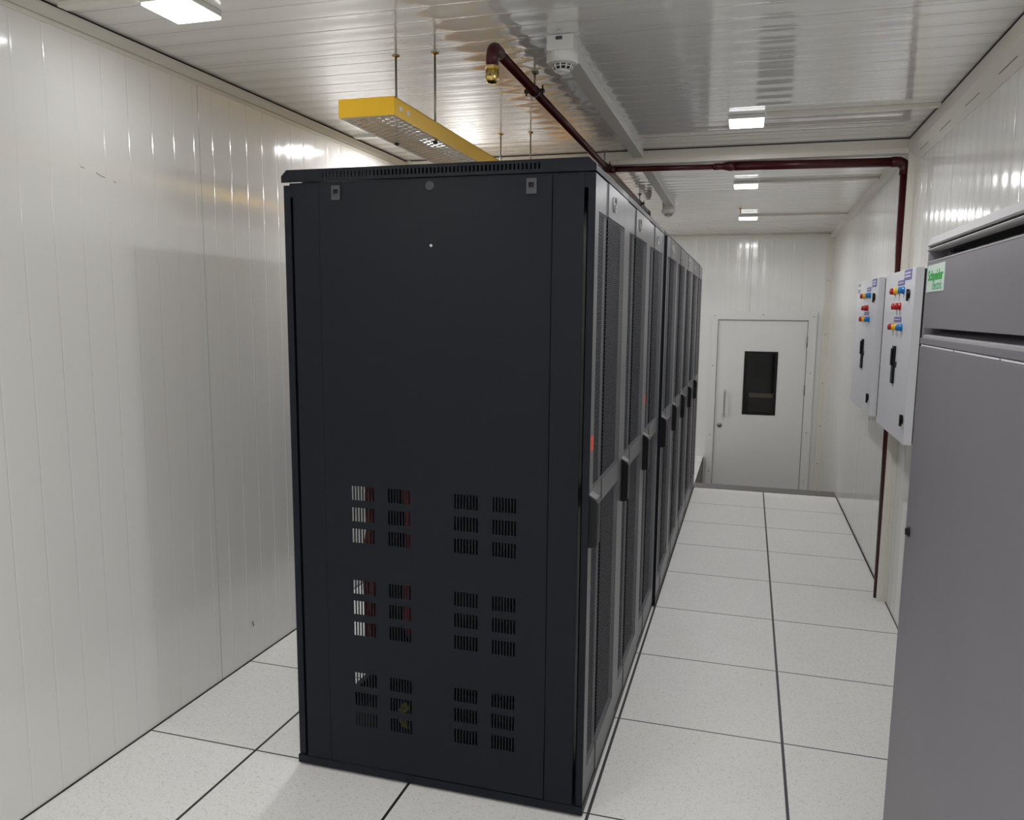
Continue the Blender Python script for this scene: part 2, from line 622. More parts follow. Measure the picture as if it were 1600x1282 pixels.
# ------------------------------------------------------------------ door at the far end
d1 = bpy.data.objects.new('door_1', None)
COL.objects.link(d1)
d1.location = (0.548, YF, ZLOW)
ORG['door_1'] = Vector(d1.location)
structure(d1)
WX0, WX1, WZ0, WZ1 = 0.380, 0.720, 0.487, 1.161
lf = MB()
lf.plate(1, [DX0, WX0, WX1, DX1], [ZLOW + 0.01, WZ0, WZ1, DZ1], lambda u, v: WX0 < u < WX1 and WZ0 < v < WZ1, YF - 0.006, YF + 0.04)
leaf = lf.build('door_leaf', 'door', d1)
wf = MB()
wf.plate(1, [WX0, WX0 + 0.03, WX1 - 0.03, WX1], [WZ0, WZ0 + 0.03, WZ1 - 0.02, WZ1],
         lambda u, v: WX0 + 0.03 < u < WX1 - 0.03 and WZ0 + 0.03 < v < WZ1 - 0.02, YF - 0.010, YF + 0.02)
for (cx, sx) in ((WX0 + 0.03, 1), (WX1 - 0.03, -1)):          # rounded lower corners of the gasket
    R = 0.05
    c = (cx + sx * R, WZ0 + 0.03 + R)
    pts = [(cx, WZ0 + 0.03)] + [(c[0] - sx * R * math.cos(t * math.pi / 16), c[1] - R * math.sin(t * math.pi / 16)) for t in range(9)]
    wf.prism(pts, 1, YF - 0.008, YF + 0.02)
wf.build('window_frame', 'black', leaf)
MB().box(WX0, WX1, YF + 0.006, YF + 0.014, WZ0, WZ1).build('window_pane', 'glass', leaf)
m = MB()
m.plate(1, [DX0 - 0.1, WX0, WX1, DX1 + 0.1], [ZLOW, WZ0, WZ1, DZ1 + 0.1], lambda u, v: WX0 < u < WX1 and WZ0 < v < WZ1, YF + 0.045, YF + 0.058)
m.build('door_gap_shadow_sheet', 'gap', d1)  # dark sheet behind the leaf, painting the shadow in the door gap
structure(MB().box(-0.5, 1.6, 7.9, 7.95, ZLOW, 2.3).build('wall_beyond', 'dark_room'))
structure(MB().box(-0.5, 1.6, YF + 0.06, 7.9, ZLOW - 0.04, ZLOW).build('floor_beyond', 'dark_room'))
structure(MB().box(-0.5, 1.6, YF + 0.06, 7.9, 2.25, 2.3).build('ceiling_beyond', 'dark_room'))
structure(MB().box(-0.55, -0.5, YF + 0.06, 7.95, ZLOW, 2.3).build('wall_beyond_left', 'dark_room'))
structure(MB().box(1.6, 1.65, YF + 0.06, 7.95, ZLOW, 2.3).build('wall_beyond_right', 'dark_room'))
tb = MB().box(0.445, 0.80, 6.75, 7.25, ZLOW, 0.635, 0.004).build('board_box', 'card', None, origin=(0.615, 7.0, ZLOW))
tag(tb, 'tan box dimly seen through the lower part of the white door window', 'box')
bl = bpy.data.lights.new('added_light_beyond', 'AREA')  # unseen lamp added to brighten the box behind the door window
bl.size = 0.3
bl.energy = 9.0
bo = bpy.data.objects.new('added_light_beyond', bl)
COL.objects.link(bo)
bo.location = (0.9, 6.55, 2.2)
df = MB()
df.plate(1, [0.028, DX0 - 0.005, DX1 + 0.005, 1.081], [ZLOW, DZ1 + 0.005, 1.568],
         lambda u, v: DX0 - 0.005 < u < DX1 + 0.005 and v < DZ1, YF - 0.030, YF - 0.001)
df.plate(1, [0.016, 0.028, 1.081, 1.093], [ZLOW, 1.568, 1.580], lambda u, v: 0.028 < u < 1.081 and v < 1.568, YF - 0.007, YF - 0.001)
dfo = df.build('door_frame', 'door', d1)
for x, z in ((0.06, 1.53), (0.55, 1.545), (1.05, 1.53), (1.045, 0.95), (1.04, 0.32), (1.04, -0.2), (0.06, 1.0), (0.06, 0.25), (0.06, -0.15)):
    MB().lathe([(0.006, 0), (0.006, -0.003), (0.001, -0.004)], (x, YF - 0.030, z), 'y', 8).build('screw', 'steel', dfo)
hd = MB()
hx, hy = 0.197, YF - 0.05
hd.tube([(hx, YF - 0.004, 0.735)] + [Vector((hx, YF - 0.034, 0.735)) + Vector((0, -0.016 * math.sin(a), -0.016 + 0.016 * math.cos(a))) for a in (0.4, 0.8, 1.2, 1.57)]
        + [Vector((hx, YF - 0.034, 0.475)) + Vector((0, -0.016 * math.cos(a), 0.016 - 0.016 * math.sin(a))) for a in (0, 0.4, 0.8, 1.2, 1.57)] + [(hx, YF - 0.004, 0.475)], 0.011)
hd.build('door_handle', 'chrome', leaf)
lk = MB()
lk.lathe([(0.026, 0), (0.026, -0.006), (0.022, -0.010), (0.010, -0.010), (0.010, -0.020), (0.001, -0.020)], (0.154, YF - 0.006, 0.359), 'y')
lk.build('door_lock', 'steel', leaf)
for z in (1.27, 0.77):
    h = MB()
    h.tube([(1.0, YF - 0.022, z - 0.055), (1.0, YF - 0.022, z + 0.055)], 0.009, 10)
    h.build('hinge', 'steel', leaf)

# ------------------------------------------------------------------ server racks (local: x -0.995..0, y 0..0.6)
RX = -0.013
RY = -0.03


def slot_rows():
    tops = [0.996, 0.926, 0.856, 0.684, 0.614, 0.542, 0.367, 0.298, 0.227]
    cols = [(-0.785, -0.707), (-0.658, -0.583), (-0.435, -0.358), (-0.310, -0.236)]
    sl = []
    for a, b in cols:
        pitch = (b - a) / 7.55
        for k in range(8):
            sl.append((a - RX + k * pitch, a - RX + k * pitch + pitch * 0.56))
    return sl, [(t - 0.046, t) for t in tops]


def make_rack(first):
    t = thing('server_rack', 'x', 'server rack', (RX, RY, 0), 'server racks in one row')

    def B():
        return MB()
    O = Vector((RX, RY, 0))

    def build(mb, name, mat, parent):
        bmesh.ops.translate(mb.bm, verts=mb.bm.verts, vec=O)
        return mb.build(name, mat, parent)
    # frame: corner posts, rails, base
    f = B()
    for (x0, x1) in ((-0.958, -0.868), (-0.124, -0.034)):
        f.box(x0, x1, 0.002, 0.045, 0.036, 1.940, 0.002)
    f.box(-0.97, -0.02, 0.004, 0.03, 1.90, 1.942)
    f.box(-0.97, -0.02, 0.57, 0.596, 1.90, 1.942)
    build(f, 'frame', 'rack', t)
    bs = B()
    bs.box(-0.995, -0.001, 0.0005, 0.5995, 0.008, 0.036, 0.001)
    bs.box(-0.975, -0.030, 0.02, 0.58, 0.0, 0.010)
    build(bs, 'base', 'rack', t)
    # top cap with chamfered ends and a row of slots
    c = B()
    zc0, zc1 = 1.944, 1.981
    ol = [(-0.995, zc0), (-0.995, zc1 - 0.018), (-0.976, zc1), (-0.022, zc1), (0.0, zc1 - 0.020), (0.0, zc0)]
    if first:
        us, sx0 = [-0.976, -0.022], -0.85
        for k in range(57):
            us += [sx0 + k * 0.0122, sx0 + k * 0.0122 + 0.0055]
        starts = [sx0 + k * 0.0122 for k in range(57)]
        c.plate(1, us, [zc0, zc0 + 0.010, zc0 + 0.027, zc1],
                lambda u, v: zc0 + 0.010 < v < zc0 + 0.027 and any(s < u < s + 0.0055 for s in starts), -0.002, 0.004)
        c.prism([ol[0], ol[1], ol[2], (-0.976, zc0)], 1, -0.002, 0.004)
        c.prism([(-0.022, zc0), ol[3], ol[4], ol[5]], 1, -0.002, 0.004)
        c.prism([(-0.995, zc1 - 0.018), (-0.976, zc1), (-0.022, zc1), (0.0, zc1 - 0.020), (0.0, zc0), (-0.003, zc0),
                 (-0.003, zc1 - 0.022), (-0.023, zc1 - 0.003), (-0.975, zc1 - 0.003), (-0.992, zc1 - 0.019)], 1, 0.004, 0.596)
    else:
        c.prism(ol, 1, 0.0005, 0.5985)
    build(c, 'top_cap', 'rack', t)
    # side panel facing the camera end of the row
    p = B()
    px0, px1, pz0, pz1 = -0.866, -0.126, 0.040, 1.936
    if first:
        sl, rows = slot_rows()
        us = [px0, px1] + [v for s in sl for v in s]
        vs = [pz0, pz1] + [v for r in rows for v in r]
        p.plate(1, us, vs, lambda u, v: any(a < u < b for a, b in sl) and any(a < v < b for a, b in rows), 0.0, 0.0015)
        side = build(p, 'side_panel', 'rack', t)
        for x in (-0.805, -0.1855):
            k = B()
            k.plate(1, [x - 0.0145, x - 0.008, x + 0.008, x + 0.0145], [1.886, 1.900, 1.918, 1.929],
                    lambda u, v: abs(u - x) < 0.008 and 1.900 < v < 1.918, -0.006, 0.0)
            k.box(x - 0.008, x + 0.008, -0.003, 0.0, 1.900, 1.905)
            build(k, 'panel_latch', 'tab', side)
            k = B()
            k.box(x - 0.0082, x + 0.0082, -0.0015, -0.0003, 1.9, 1.918)
            build(k, 'latch_pocket', 'gasket', side)
        k = B()
        k.lathe([(0.0135, 0.0), (0.0135, -0.002), (0.011, -0.003), (0.009, -0.0015), (0.001, -0.0015)], (-0.497, 0, 1.919), 'y')
        build(k, 'plug', 'tab', side)
        k = B()
        k.lathe([(0.0042, 0.0), (0.0042, -0.002), (0.001, -0.003)], (-0.494, 0, 1.746), 'y', 10)
        build(k, 'panel_screw', 'plate_white', side)
    else:
        p.box(px0, px1, 0.001, 0.0035, pz0, pz1)
        build(p, 'side_panel', 'rack', t)
    # back sheet between this rack and the next one, inner floor, mounting rails
    i = B()
    i.box(-0.86, -0.13, 0.592, 0.5965, 0.04, 1.935)
    i.box(-0.958, -0.868, 0.555, 0.598, 0.04, 1.935)
    i.box(-0.124, -0.024, 0.555, 0.5965, 0.04, 1.935)
    for yy in (0.06, 0.52):
        i.box(-0.16, -0.14, yy, yy + 0.02, 0.05, 1.90)
        i.box(-0.935, -0.915, yy, yy + 0.02, 0.05, 1.90)
    for z in (0.12, 0.21, 0.30, 0.72, 1.15, 1.24, 1.33, 1.6):
        i.box(-0.56, -0.14, 0.11, 0.515, z, z + 0.075)
    build(i, 'mounted_equipment', 'rack_in', t)
    # rear door (perforated)
    r = B()
    r.plate(0, [0.006, 0.05, 0.55, 0.594], [0.042, 0.10, 1.88, 1.936], lambda u, v: 0.05 < u < 0.55 and 0.10 < v < 1.88, -0.992, -0.969)
    rd = build(r, 'rear_door', 'rack', t)
    r = B()
    r.quad_x(-0.980, 0.05, 0.55, 0.10, 1.88)
    build(r, 'perforated_sheet', 'mesh_rear', rd)
    # front door
    g0, g1 = 0.202, 0.208
    my0, my1 = 0.064, 0.524
    zu0, zu1, zl0, zl1 = 1.030, 1.842, 0.135, 0.962
    d = B()

    def op(u, v):
        return my0 < u < my1 and (zu0 < v < zu1 or zl0 < v < zl1)
    zs = [0.040, zl0, zl1, zu0, zu1, 1.940]
    d.plate(0, [0.004, my0, g0], zs, op, -0.014, -0.003)
    d.plate(0, [g1, my1, 0.596], zs, op, -0.014, 0.0)
    d.box(-0.014, -0.009, g0, g1, 0.040, 1.940)
    fd = build(d, 'front_door', 'rack_door', t)
    e = B()
    e.box(-0.022, -0.0012, 0.0014, 0.0039, 0.040, 1.940)
    e.box(-0.022, -0.0012, 0.5961, 0.598, 0.040, 1.940)
    build(e, 'door_edge', 'rack', fd)
    for (a, b) in ((zu0, zu1), (zl0, zl1)):
        s = B()
        s.quad_x(-0.0042, my0, g0, a, b)
        s.quad_x(-0.0015, g1, my1, a, b)
        build(s, 'perforated_sheet', 'mesh', fd)
    h = B()
    h.prism([(-0.006, 0.862), (0.021, 0.866), (0.024, 0.872), (0.024, 0.996), (0.017, 1.008), (-0.006, 1.022)], 1, 0.008, 0.056)
    build(h, 'door_handle', 'black', fd)
    h = B()
    h.prism([(-0.005, 1.022), (0.018, 1.0085), (0.025, 0.997), (0.027, 1.000), (0.020, 1.012), (-0.005, 1.026)], 1, 0.006, 0.058)
    h.box(0.0241, 0.0255, 0.030, 0.040, 0.93, 0.985)
    build(h, 'handle_rim', 'tab', fd)
    b = B()
    for rr, ww in ((0.030, 0.005),):
        n = 28
        for k in range(n):
            a0, a1 = 2 * math.pi * k / n, 2 * math.pi * (k + 1) / n
            q = [(0.316 + R * math.cos(a), 1.892 + R * 0.8 * math.sin(a)) for R, a in ((rr - ww, a0), (rr, a0), (rr, a1), (rr - ww, a1))]
            b.prism(q, 0, 0.0, 0.003)
    b.box(0.0, 0.003, 0.302, 0.322, 1.889, 1.895)
    b.box(0.0, 0.003, 0.318, 0.334, 1.882, 1.888)
    build(b, 'badge', 'unit_trim', fd)
    return t, fd


r1, fd1 = make_rack(True)
r1['label'] = 'nearest black server rack, with slotted side panel and grey latches facing the camera'
mb = MB().box(RX - 0.0029, RX - 0.0025, RY + 0.012, RY + 0.062, 1.150, 1.195)
mb.build('orange_tag', 'orange', fd1)
mb = MB().box(RX + 0.0005, RX + 0.001, RY + 0.062, RY + 0.074, 0.895, 0.925)
mb.build('blue_tag', 'blue', fd1)
r2, fd2 = make_rack(False)
r2.location = (RX, RY + 0.6, 0)
r2['label'] = 'second server rack from the near end of the row, right behind the slotted end panel'
order = ['third', 'fourth', 'fifth', 'sixth', 'seventh']
for k in range(2, 8):
    lab = ('third server rack from the near end, an orange tag on its door above the handle' if k == 2 else
           'fourth server rack from the near end, its door standing slightly proud of the third' if k == 3 else
           'last server rack of the row, nearest the white door' if k == 7 else
           '%s server rack from the near end of the row' % ['fifth', 'sixth', 'seventh'][k - 4])
    r = dup(r2, (RX + (0.014 if k > 2 else 0), RY + 0.6 * k + (0.02 if k > 2 else 0), 0), lab)
    if k > 2:                       # the caps stay in one line although the doors step out
        [c for c in r.children if c.name.startswith('top_cap')][0].location.x = -0.014
    if k == 2:
        door3 = [c for c in r.children if c.name.startswith('front_door')][0]
        m3 = MB().box(RX - 0.0029, RX - 0.0025, RY + 0.012, RY + 0.062, 1.150, 1.195)
        bm_o = m3.build('orange_tag', 'orange', None, origin=(RX, RY, 0))
        bm_o.location = (0, 0, 0)
        bm_o.parent = door3

# cables seen through the slots
def cables(name, label, mat, x, y, z0, z1, n, seed, spread=0.03):
    rnd = random.Random(seed)
    m = MB()
    for k in range(n):
        pts = []
        bx, by = x + rnd.uniform(-spread, spread), y + rnd.uniform(-0.012, 0.012)
        for s in range(9):
            pts.append((bx + rnd.uniform(-0.012, 0.012), by + rnd.uniform(-0.012, 0.012), z0 + (z1 - z0) * s / 8))
        m.tube(pts, 0.007, 8)
    return tag(m.build(name, mat, None, origin=(x, y, z0)), label, 'cable')


cables('cable_bundle', 'bundle of red cables seen through the leftmost vents of the nearest rack', 'cable_red', -0.840, 0.19, 0.36, 1.25, 11, 3, 0.027)
cables('cable_bundle', 'bundle of red cables seen through the second column of vents in the nearest rack', 'cable_red', -0.640, 0.066, 0.48, 1.02, 4, 5, 0.012)
cables('cable', 'yellow cable low behind the bottom vents of the nearest rack', 'cable_yel', -0.645, 0.055, 0.16, 0.235, 3, 7, 0.012)
cables('cable', 'blue cable low behind the bottom right vents of the nearest rack', 'cable_blue', -0.325, 0.048, 0.32, 0.395, 2, 9, 0.006)

# ------------------------------------------------------------------ ceiling lights
def make_light(x, y, label, mat='lamp', power=1.0):
    z = cz(y)
    t = thing('ceiling_light', label, 'ceiling light', (x, y, z), 'square ceiling lights')
    h = MB()
    h.box(x - 0.078, x + 0.078, y - 0.078, y + 0.078, z - 0.018, z - 0.001)
    h.build('housing', 'white_plastic', t)
    d = MB()
    d.box(x - 0.0735, x + 0.0735, y - 0.0735, y + 0.0735, z - 0.0275, z - 0.0265)
    d.build('diffuser', mat, t)
    d = MB()
    d.box(x - 0.0775, x + 0.0775, y - 0.0775, y + 0.0775, z - 0.0262, z - 0.0185, 0.001)
    d.build('diffuser_rim', 'lamp_rim', t)
    ld = bpy.data.lights.new('fixture_light', 'AREA')
    ld.shape = 'SQUARE'
    ld.size = 0.147
    ld.energy = WATT * power
    ld.spread = SPREAD
    ld.color = (0.985, 0.985, 1.0)
    lo = bpy.data.objects.new('fixture_light', ld)
    COL.objects.link(lo)
    lo.parent = t
    lo.location = (0, 0, -0.029)
    return t


make_light(-1.25, -0.15, 'bright square light above the left corridor, cut by the top edge of the view', 'lamp_left', 0.16)
make_light(-1.27, 1.72, 'bright square light above the left corridor, seen through the holes of the yellow tray', 'lamp_left', 1.9)
make_light(-1.26, 3.40, 'added unseen square light above the left corridor, hidden behind the middle of the rack row', 'lamp_left', 2.8)  # unseen lamp, added to balance the corridor light
make_light(-1.26, 5.05, 'added unseen square light above the left corridor, nearest the far wall', 'lamp', 1.2)  # also added out of sight for the corridor's light balance
make_light(0.357, 1.655, 'bright square light above the aisle, nearest of the three before the cross beam')
make_light(0.348, 3.375, 'bright square light above the aisle, just behind the dark red cross pipe')
make_light(0.360, 4.985, 'bright square light above the aisle, farthest and nearest the white door')
make_light(0.357, -0.15, 'square light above the aisle, just out of view overhead')
make_light(0.357, -1.95, 'square light on the ceiling above the photographer, right side')
make_light(-1.25, -1.95, 'square light on the ceiling above the photographer, left side')
make_light(0.357, -3.60, 'added unseen square light at the rear of the room, right side')  # added behind the camera to lift the walls and rack face
make_light(-1.25, -3.60, 'added unseen square light at the rear of the room, left side')  # second added rear lamp, same lift from the left


def light_duct(x0, x1, y, label):
    z = cz(y)
    m = MB().box(x0, x1, y - 0.018, y + 0.018, z - 0.016, z - 0.0005, 0.002)
    xm = x0 + (x1 - x0) * 0.3
    o = m.build('cable_duct', 'trim', None, origin=((x0 + x1) / 2, y, z))
    tag(o, label, 'cable duct', 'cable ducts to the ceiling lights')


light_duct(0.44, 1.149, 1.575, 'flat cream duct from the nearest aisle light to the right wall')
light_duct(0.43, 1.164, 3.31, 'flat cream duct from the aisle light behind the red pipe to the right wall')
light_duct(0.44, 1.164, 4.92, 'flat cream duct from the farthest aisle light to the right wall')
light_duct(XL + 0.05, -1.33, -0.24, 'flat cream duct at the top left corner, from left cornice to the ceiling light')
light_duct(XL + 0.05, -1.35, 1.56, 'flat cream duct from left cornice that runs behind the yellow tray')

# ------------------------------------------------------------------ cable trunking with smoke detectors
tx0, tx1 = -0.252, -0.196


def trunking(y0, y1, label, clips):
    zf = lambda y: cz(y) - 0.001
    m = MB()
    m.prism([(y0, zf(y0)), (y1, zf(y1)), (y1, zf(y1) - 0.040), (y0, zf(y0) - 0.040)], 0, tx0, tx1)
    o = m.build('cable_trunking', 'white_plastic', None, origin=(tx0, y0, zf(y0)))
    tag(o, label, 'cable trunking', 'white trunking along the ceiling')
    return o


def sub(o, mb, name, mat):
    return mb.build(name, mat, o)


tk = trunking(0.46, 2.243, 'long white plastic trunking on the ceiling from the near smoke detector to the cross beam', None)
for y in (0.62, 0.95, 1.35, 1.8):
    MB().box(tx0 + 0.030, tx0 + 0.044, y, y + 0.10, 2.45 - 0.0415, 2.45 - 0.040).build('clip', 'trim', tk)
trunking(2.335, 4.08, 'short white plastic trunking on the ceiling beyond the cross beam', None)


def junction(xc, yc, label):
    z = cz(yc)
    t = thing('junction_box', label, 'junction box', (xc, yc, z), 'junction boxes above the smoke detectors')
    b = MB().box(xc - 0.045, xc + 0.045, yc - 0.045, yc + 0.045, z - 0.050, z - 0.001, 0.006)
    b.build('box', 'white_plastic', t)
    b = MB().box(xc - 0.014, xc + 0.008, yc - 0.0465, yc - 0.044, z - 0.018, z - 0.008)
    b.build('knockout', 'tab', t)
    return t


def detector(xc, yc, zt, label):
    t = thing('smoke_detector', label, 'smoke detector', (xc, yc, zt), 'smoke detectors')
    b = MB().lathe([(0.049, 0), (0.052, -0.004), (0.053, -0.026), (0.049, -0.033), (0.038, -0.037), (0.034, -0.037)], (xc, yc, zt), 'z', 40, False)
    b.build('base', 'white_plastic', t)
    b = MB().lathe([(0.028, -0.030), (0.028, -0.052)], (xc, yc, zt), 'z', 24)
    b.build('sensing_chamber', 'grey_plastic', t)
    b = MB()
    for k in range(10):
        a = 2 * math.pi * (k + 0.5) / 10
        ca, sa = math.cos(a), math.sin(a)
        ta, tb = -sa * 0.0025, ca * 0.0025
        p = [Vector((xc + ca * 0.034, yc + sa * 0.034, zt - 0.034)), Vector((xc + ca * 0.031, yc + sa * 0.031, zt - 0.046)), Vector((xc + ca * 0.024, yc + sa * 0.024, zt - 0.054))]
        b.tube(p, 0.0028, 6)
    ringp = [(xc + 0.0325 * math.cos(2 * math.pi * k / 24), yc + 0.0325 * math.sin(2 * math.pi * k / 24), zt - 0.043) for k in range(25)]
    b.tube(ringp, 0.0016, 6)
    b.lathe([(0.026, -0.0515), (0.026, -0.055), (0.018, -0.060), (0.011, -0.060), (0.010, -0.064), (0.001, -0.065)], (xc, yc, zt), 'z', 24)
    b.build('cage', 'white_plastic', t)
    return t


junction(-0.222, 0.415, 'white square junction box holding the near smoke detector')
detector(-0.222, 0.415, 2.45 - 0.050, 'white round smoke detector hanging in front of the long trunking')
junction(-0.240, 4.125, 'small white junction box at the far end of the short trunking')
detector(-0.240, 4.125, cz(4.125) - 0.050, 'white round smoke detector at the far end of the trunking, near the far wall')

# small brass fitting on the ceiling near the far light
m = MB().lathe([(0.014, 0.0), (0.014, -0.003), (0.006, -0.006), (0.006, -0.03), (0.010, -0.034), (0.001, -0.036)], (0.300, 4.55, cz(4.55)), 'z', 12)
tag(m.build('ceiling_hook', 'brass', None, origin=(0.300, 4.55, cz(4.55))), 'tiny brass fitting on the ceiling just in front of the farthest aisle light', 'hook')

# ------------------------------------------------------------------ gas pipe
PXX = -0.41


def pz(y):
    return 2.388 - 0.0085 * y


gp = thing('gas_pipe', 'dark red suppression pipe with brass nozzle, running over the racks to the right wall', 'pipe', (PXX, 0.25, 2.30))
m = MB()
ys = 0.265
m.tube([(PXX, ys + 0.02, pz(ys)), (PXX, 4.2, pz(4.2))], 0.0165, 18)
m.build('main_pipe', 'maroon', gp)
m = MB()
c0 = Vector((PXX, ys + 0.012, pz(ys) - 0.034))
m.tube([(PXX, ys + 0.055, pz(ys)), (PXX, ys + 0.022, pz(ys))] + arc(c0, (0, 0.0, 0.034), (0, -0.034, 0), 8) + [(PXX, ys - 0.022, pz(ys) - 0.062)],
       [0.0195] * 2 + [0.0205] * 9 + [0.0195], 18)
m.build('elbow', 'maroon', gp)
m = MB()
c1 = Vector((PXX, 4.2, pz(4.2) - 0.034))
m.tube([(PXX, 4.16, pz(4.2)), (PXX, 4.2, pz(4.2))] + arc(c1, (0, 0, 0.034), (0, 0.034, 0), 8) + [(PXX, 4.234, pz(4.2) - 0.10)], 0.0195, 18)
m.build('elbow', 'maroon', gp)
m = MB()
nx, ny, nz = PXX, ys - 0.022, pz(ys) - 0.060
m.lathe([(0.019, 0), (0.024, -0.001), (0.024, -0.012), (0.021, -0.014)], (nx, ny, nz), 'z', 6, False)
m.lathe([(0.021, -0.013), (0.021, -0.040), (0.018, -0.048), (0.011, -0.053), (0.001, -0.054)], (nx, ny, nz), 'z', 20)
nzl = m.build('nozzle', 'brass', gp)
m = MB()
for k in range(5):
    a = -math.pi / 2 + (k - 2) * 0.9
    m.lathe([(0.003, -0.0216), (0.003, -0.0206)], (nx, ny, nz - 0.030), 'y', 8)
    break
m.build('nozzle_hole', 'grey_plastic', nzl)
BY = 2.312
m = MB()
zb0, zb1 = 2.362, 2.343
bz = lambda x: zb0 + (zb1 - zb0) * (x - PXX) / (1.147 - PXX)
m.tube([(PXX, BY, bz(PXX)), (0.21, BY, bz(0.21))], 0.0150, 16)
m.build('branch_pipe', 'maroon', gp)
m = MB()
m.tube([(PXX - 0.0, BY - 0.05, pz(BY)), (PXX, BY + 0.05, pz(BY))], 0.0215, 16)
m.tube([(PXX, BY, bz(PXX)), (PXX + 0.05, BY, bz(PXX))], 0.0205, 16)
m.build('tee', 'maroon', gp)
m = MB()
x0 = 0.185
m.tube([(x0, BY, bz(x0)), (x0 + 0.03, BY, bz(x0)), (x0 + 0.032, BY, bz(x0)), (x0 + 0.05, BY, bz(x0)), (x0 + 0.085, BY, bz(x0)), (x0 + 0.11, BY, bz(x0))],
       [0.018, 0.018, 0.0165, 0.018, 0.0265, 0.0265], 18)
m.build('reducer', 'maroon', gp)
m = MB()
PXR = 1.147
m.tube([(x0 + 0.10, BY, bz(x0 + .1)), (PXR - 0.035, BY, bz(PXR))], 0.0235, 18)
m.tube([(PXR, BY, bz(PXR) - 0.035), (PXR + 0.019, BY, 0.0)], 0.0205, 18)
m.build('riser_pipe', 'maroon', gp)
m = MB()
cc = Vector((PXR - 0.036, BY, bz(PXR) - 0.036))
m.tube([(PXR - 0.065, BY, bz(PXR))] + arc(cc, (0, 0, 0.036), (0.036, 0, 0), 8) + [(PXR, BY, bz(PXR) - 0.065)], 0.0265, 18)
m.build('elbow', 'maroon', gp)


def hanger(y, label):
    z = cz(y)
    zp = pz(y)
    t = thing('pipe_hanger', label, 'pipe hanger', (PXX, y, z), 'clamps holding the dark red pipe')
    m = MB().tube([(PXX, y, z), (PXX, y, zp + 0.021)], 0.0045, 8)
    m.build('rod', 'steel', t)
    m = MB().lathe([(0.016, 0), (0.016, -0.003), (0.008, -0.007), (0.001, -0.007)], (PXX, y, z - 0.0005), 'z', 14)
    m.build('flange', 'steel', t)
    m = MB()
    m.lathe([(0.0172, -0.011), (0.0205, -0.011), (0.0205, 0.011), (0.0172, 0.011)], (PXX, y, zp), 'y', 20, True, True)
    m.box(PXX - 0.038, PXX - 0.018, y - 0.009, y + 0.009, zp - 0.006, zp + 0.006)
    m.box(PXX + 0.018, PXX + 0.038, y - 0.009, y + 0.009, zp - 0.006, zp + 0.006)
    m.box(PXX + 0.029, PXX + 0.034, y - 0.003, y + 0.003, zp - 0.016, zp + 0.020)
    m.box(PXX - 0.034, PXX - 0.029, y - 0.003, y + 0.003, zp - 0.016, zp + 0.012)
    m.build('clamp', 'galv', t)


hanger(0.748, 'pipe clamp on a short ceiling rod, nearest the brass nozzle')
hanger(2.225, 'pipe clamp on a short ceiling rod, beside the junction with the cross pipe')
hanger(3.69, 'pipe clamp on a short ceiling rod, near the far end of the pipe')

# ------------------------------------------------------------------ yellow cable tray on rods
tx_0, tx_1, ty0, ty1, tz0, tz1 = -0.861, -0.670, 0.072, 5.2, 2.152, 2.208
ct = thing('cable_tray', 'yellow metal cable tray with perforated underside hanging above the racks', 'cable tray', ((tx_0 + tx_1) / 2, ty0, tz0))
m = MB()
m.box(tx_1 - 0.002, tx_1, ty0, ty1, tz0, tz1)
m.box(tx_1 - 0.012, tx_1, ty0, ty1, tz1 - 0.002, tz1)
m.build('side_rail', 'yellow', ct)
m = MB()
m.box(tx_0, tx_0 + 0.002, ty0, ty1, tz0, tz1)
m.box(tx_0, tx_0 + 0.012, ty0, ty1, tz1 - 0.002, tz1)
m.build('side_rail', 'yellow', ct)
m = MB()
m.box(tx_0, tx_1, ty0 - 0.002, ty0, tz0, tz1)
m.build('end_plate', 'yellow', ct)
# perforated bottom sheet: slotted holes, staggered
m = MB()
us, vs = [tx_0 + 0.002, tx_1 - 0.002], [ty0, 2.2]
colsx = [tx_0 + 0.022 + 0.0245 * k for k in range(7)]
for x in colsx:
    us += [x - 0.0095, x + 0.0095]
rowsy = [ty0 + 0.030 + 0.0165 * k for k in range(int((2.15 - ty0) / 0.0165) - 1)]
for y in rowsy:
    vs += [y - 0.0072, y + 0.0072]


def hole(u, v):
    for kx, x in enumerate(colsx):
        if abs(u - x) < 0.0095:
            for ky, y in enumerate(rowsy):
                if abs(v - y) < 0.0072 and (kx + ky) % 2 == 0:
                    return True
    return False


m.plate(2, us, vs, hole, tz0, tz0 + 0.0015)
m.box(tx_0 + 0.002, tx_1 - 0.002, 2.2, ty1, tz0, tz0 + 0.0015)
m.build('perforated_base', 'tray_base', ct)
for y in (ty0 + 0.045, ty0 + 0.10):
    m = MB()
    m.prism([(y - 0.012, 2.180), (y - 0.006, 2.187), (y + 0.010, 2.187), (y + 0.014, 2.180), (y + 0.010, 2.173), (y - 0.006, 2.173)], 0, tx_1, tx_1 + 0.001)
    m.build('bolt_hole', 'plate_white', ct)


def rod(x, y, label):
    t = thing('hanging_rod', label, 'rod', (x, y, 2.45), 'rods holding the yellow tray')
    MB().tube([(x, y, 2.45), (x, y, tz0 - 0.012)], 0.0040, 8).build('rod', 'steel', t)
    MB().lathe([(0.014, 0), (0.014, -0.003), (0.007, -0.006), (0.001, -0.006)], (x, y, 2.4495), 'z', 14).build('flange', 'brass', t)
    MB().lathe([(0.009, 0), (0.009, -0.007)], (x, y, tz0 - 0.001), 'z', 6, False).build('nut', 'galv', t)


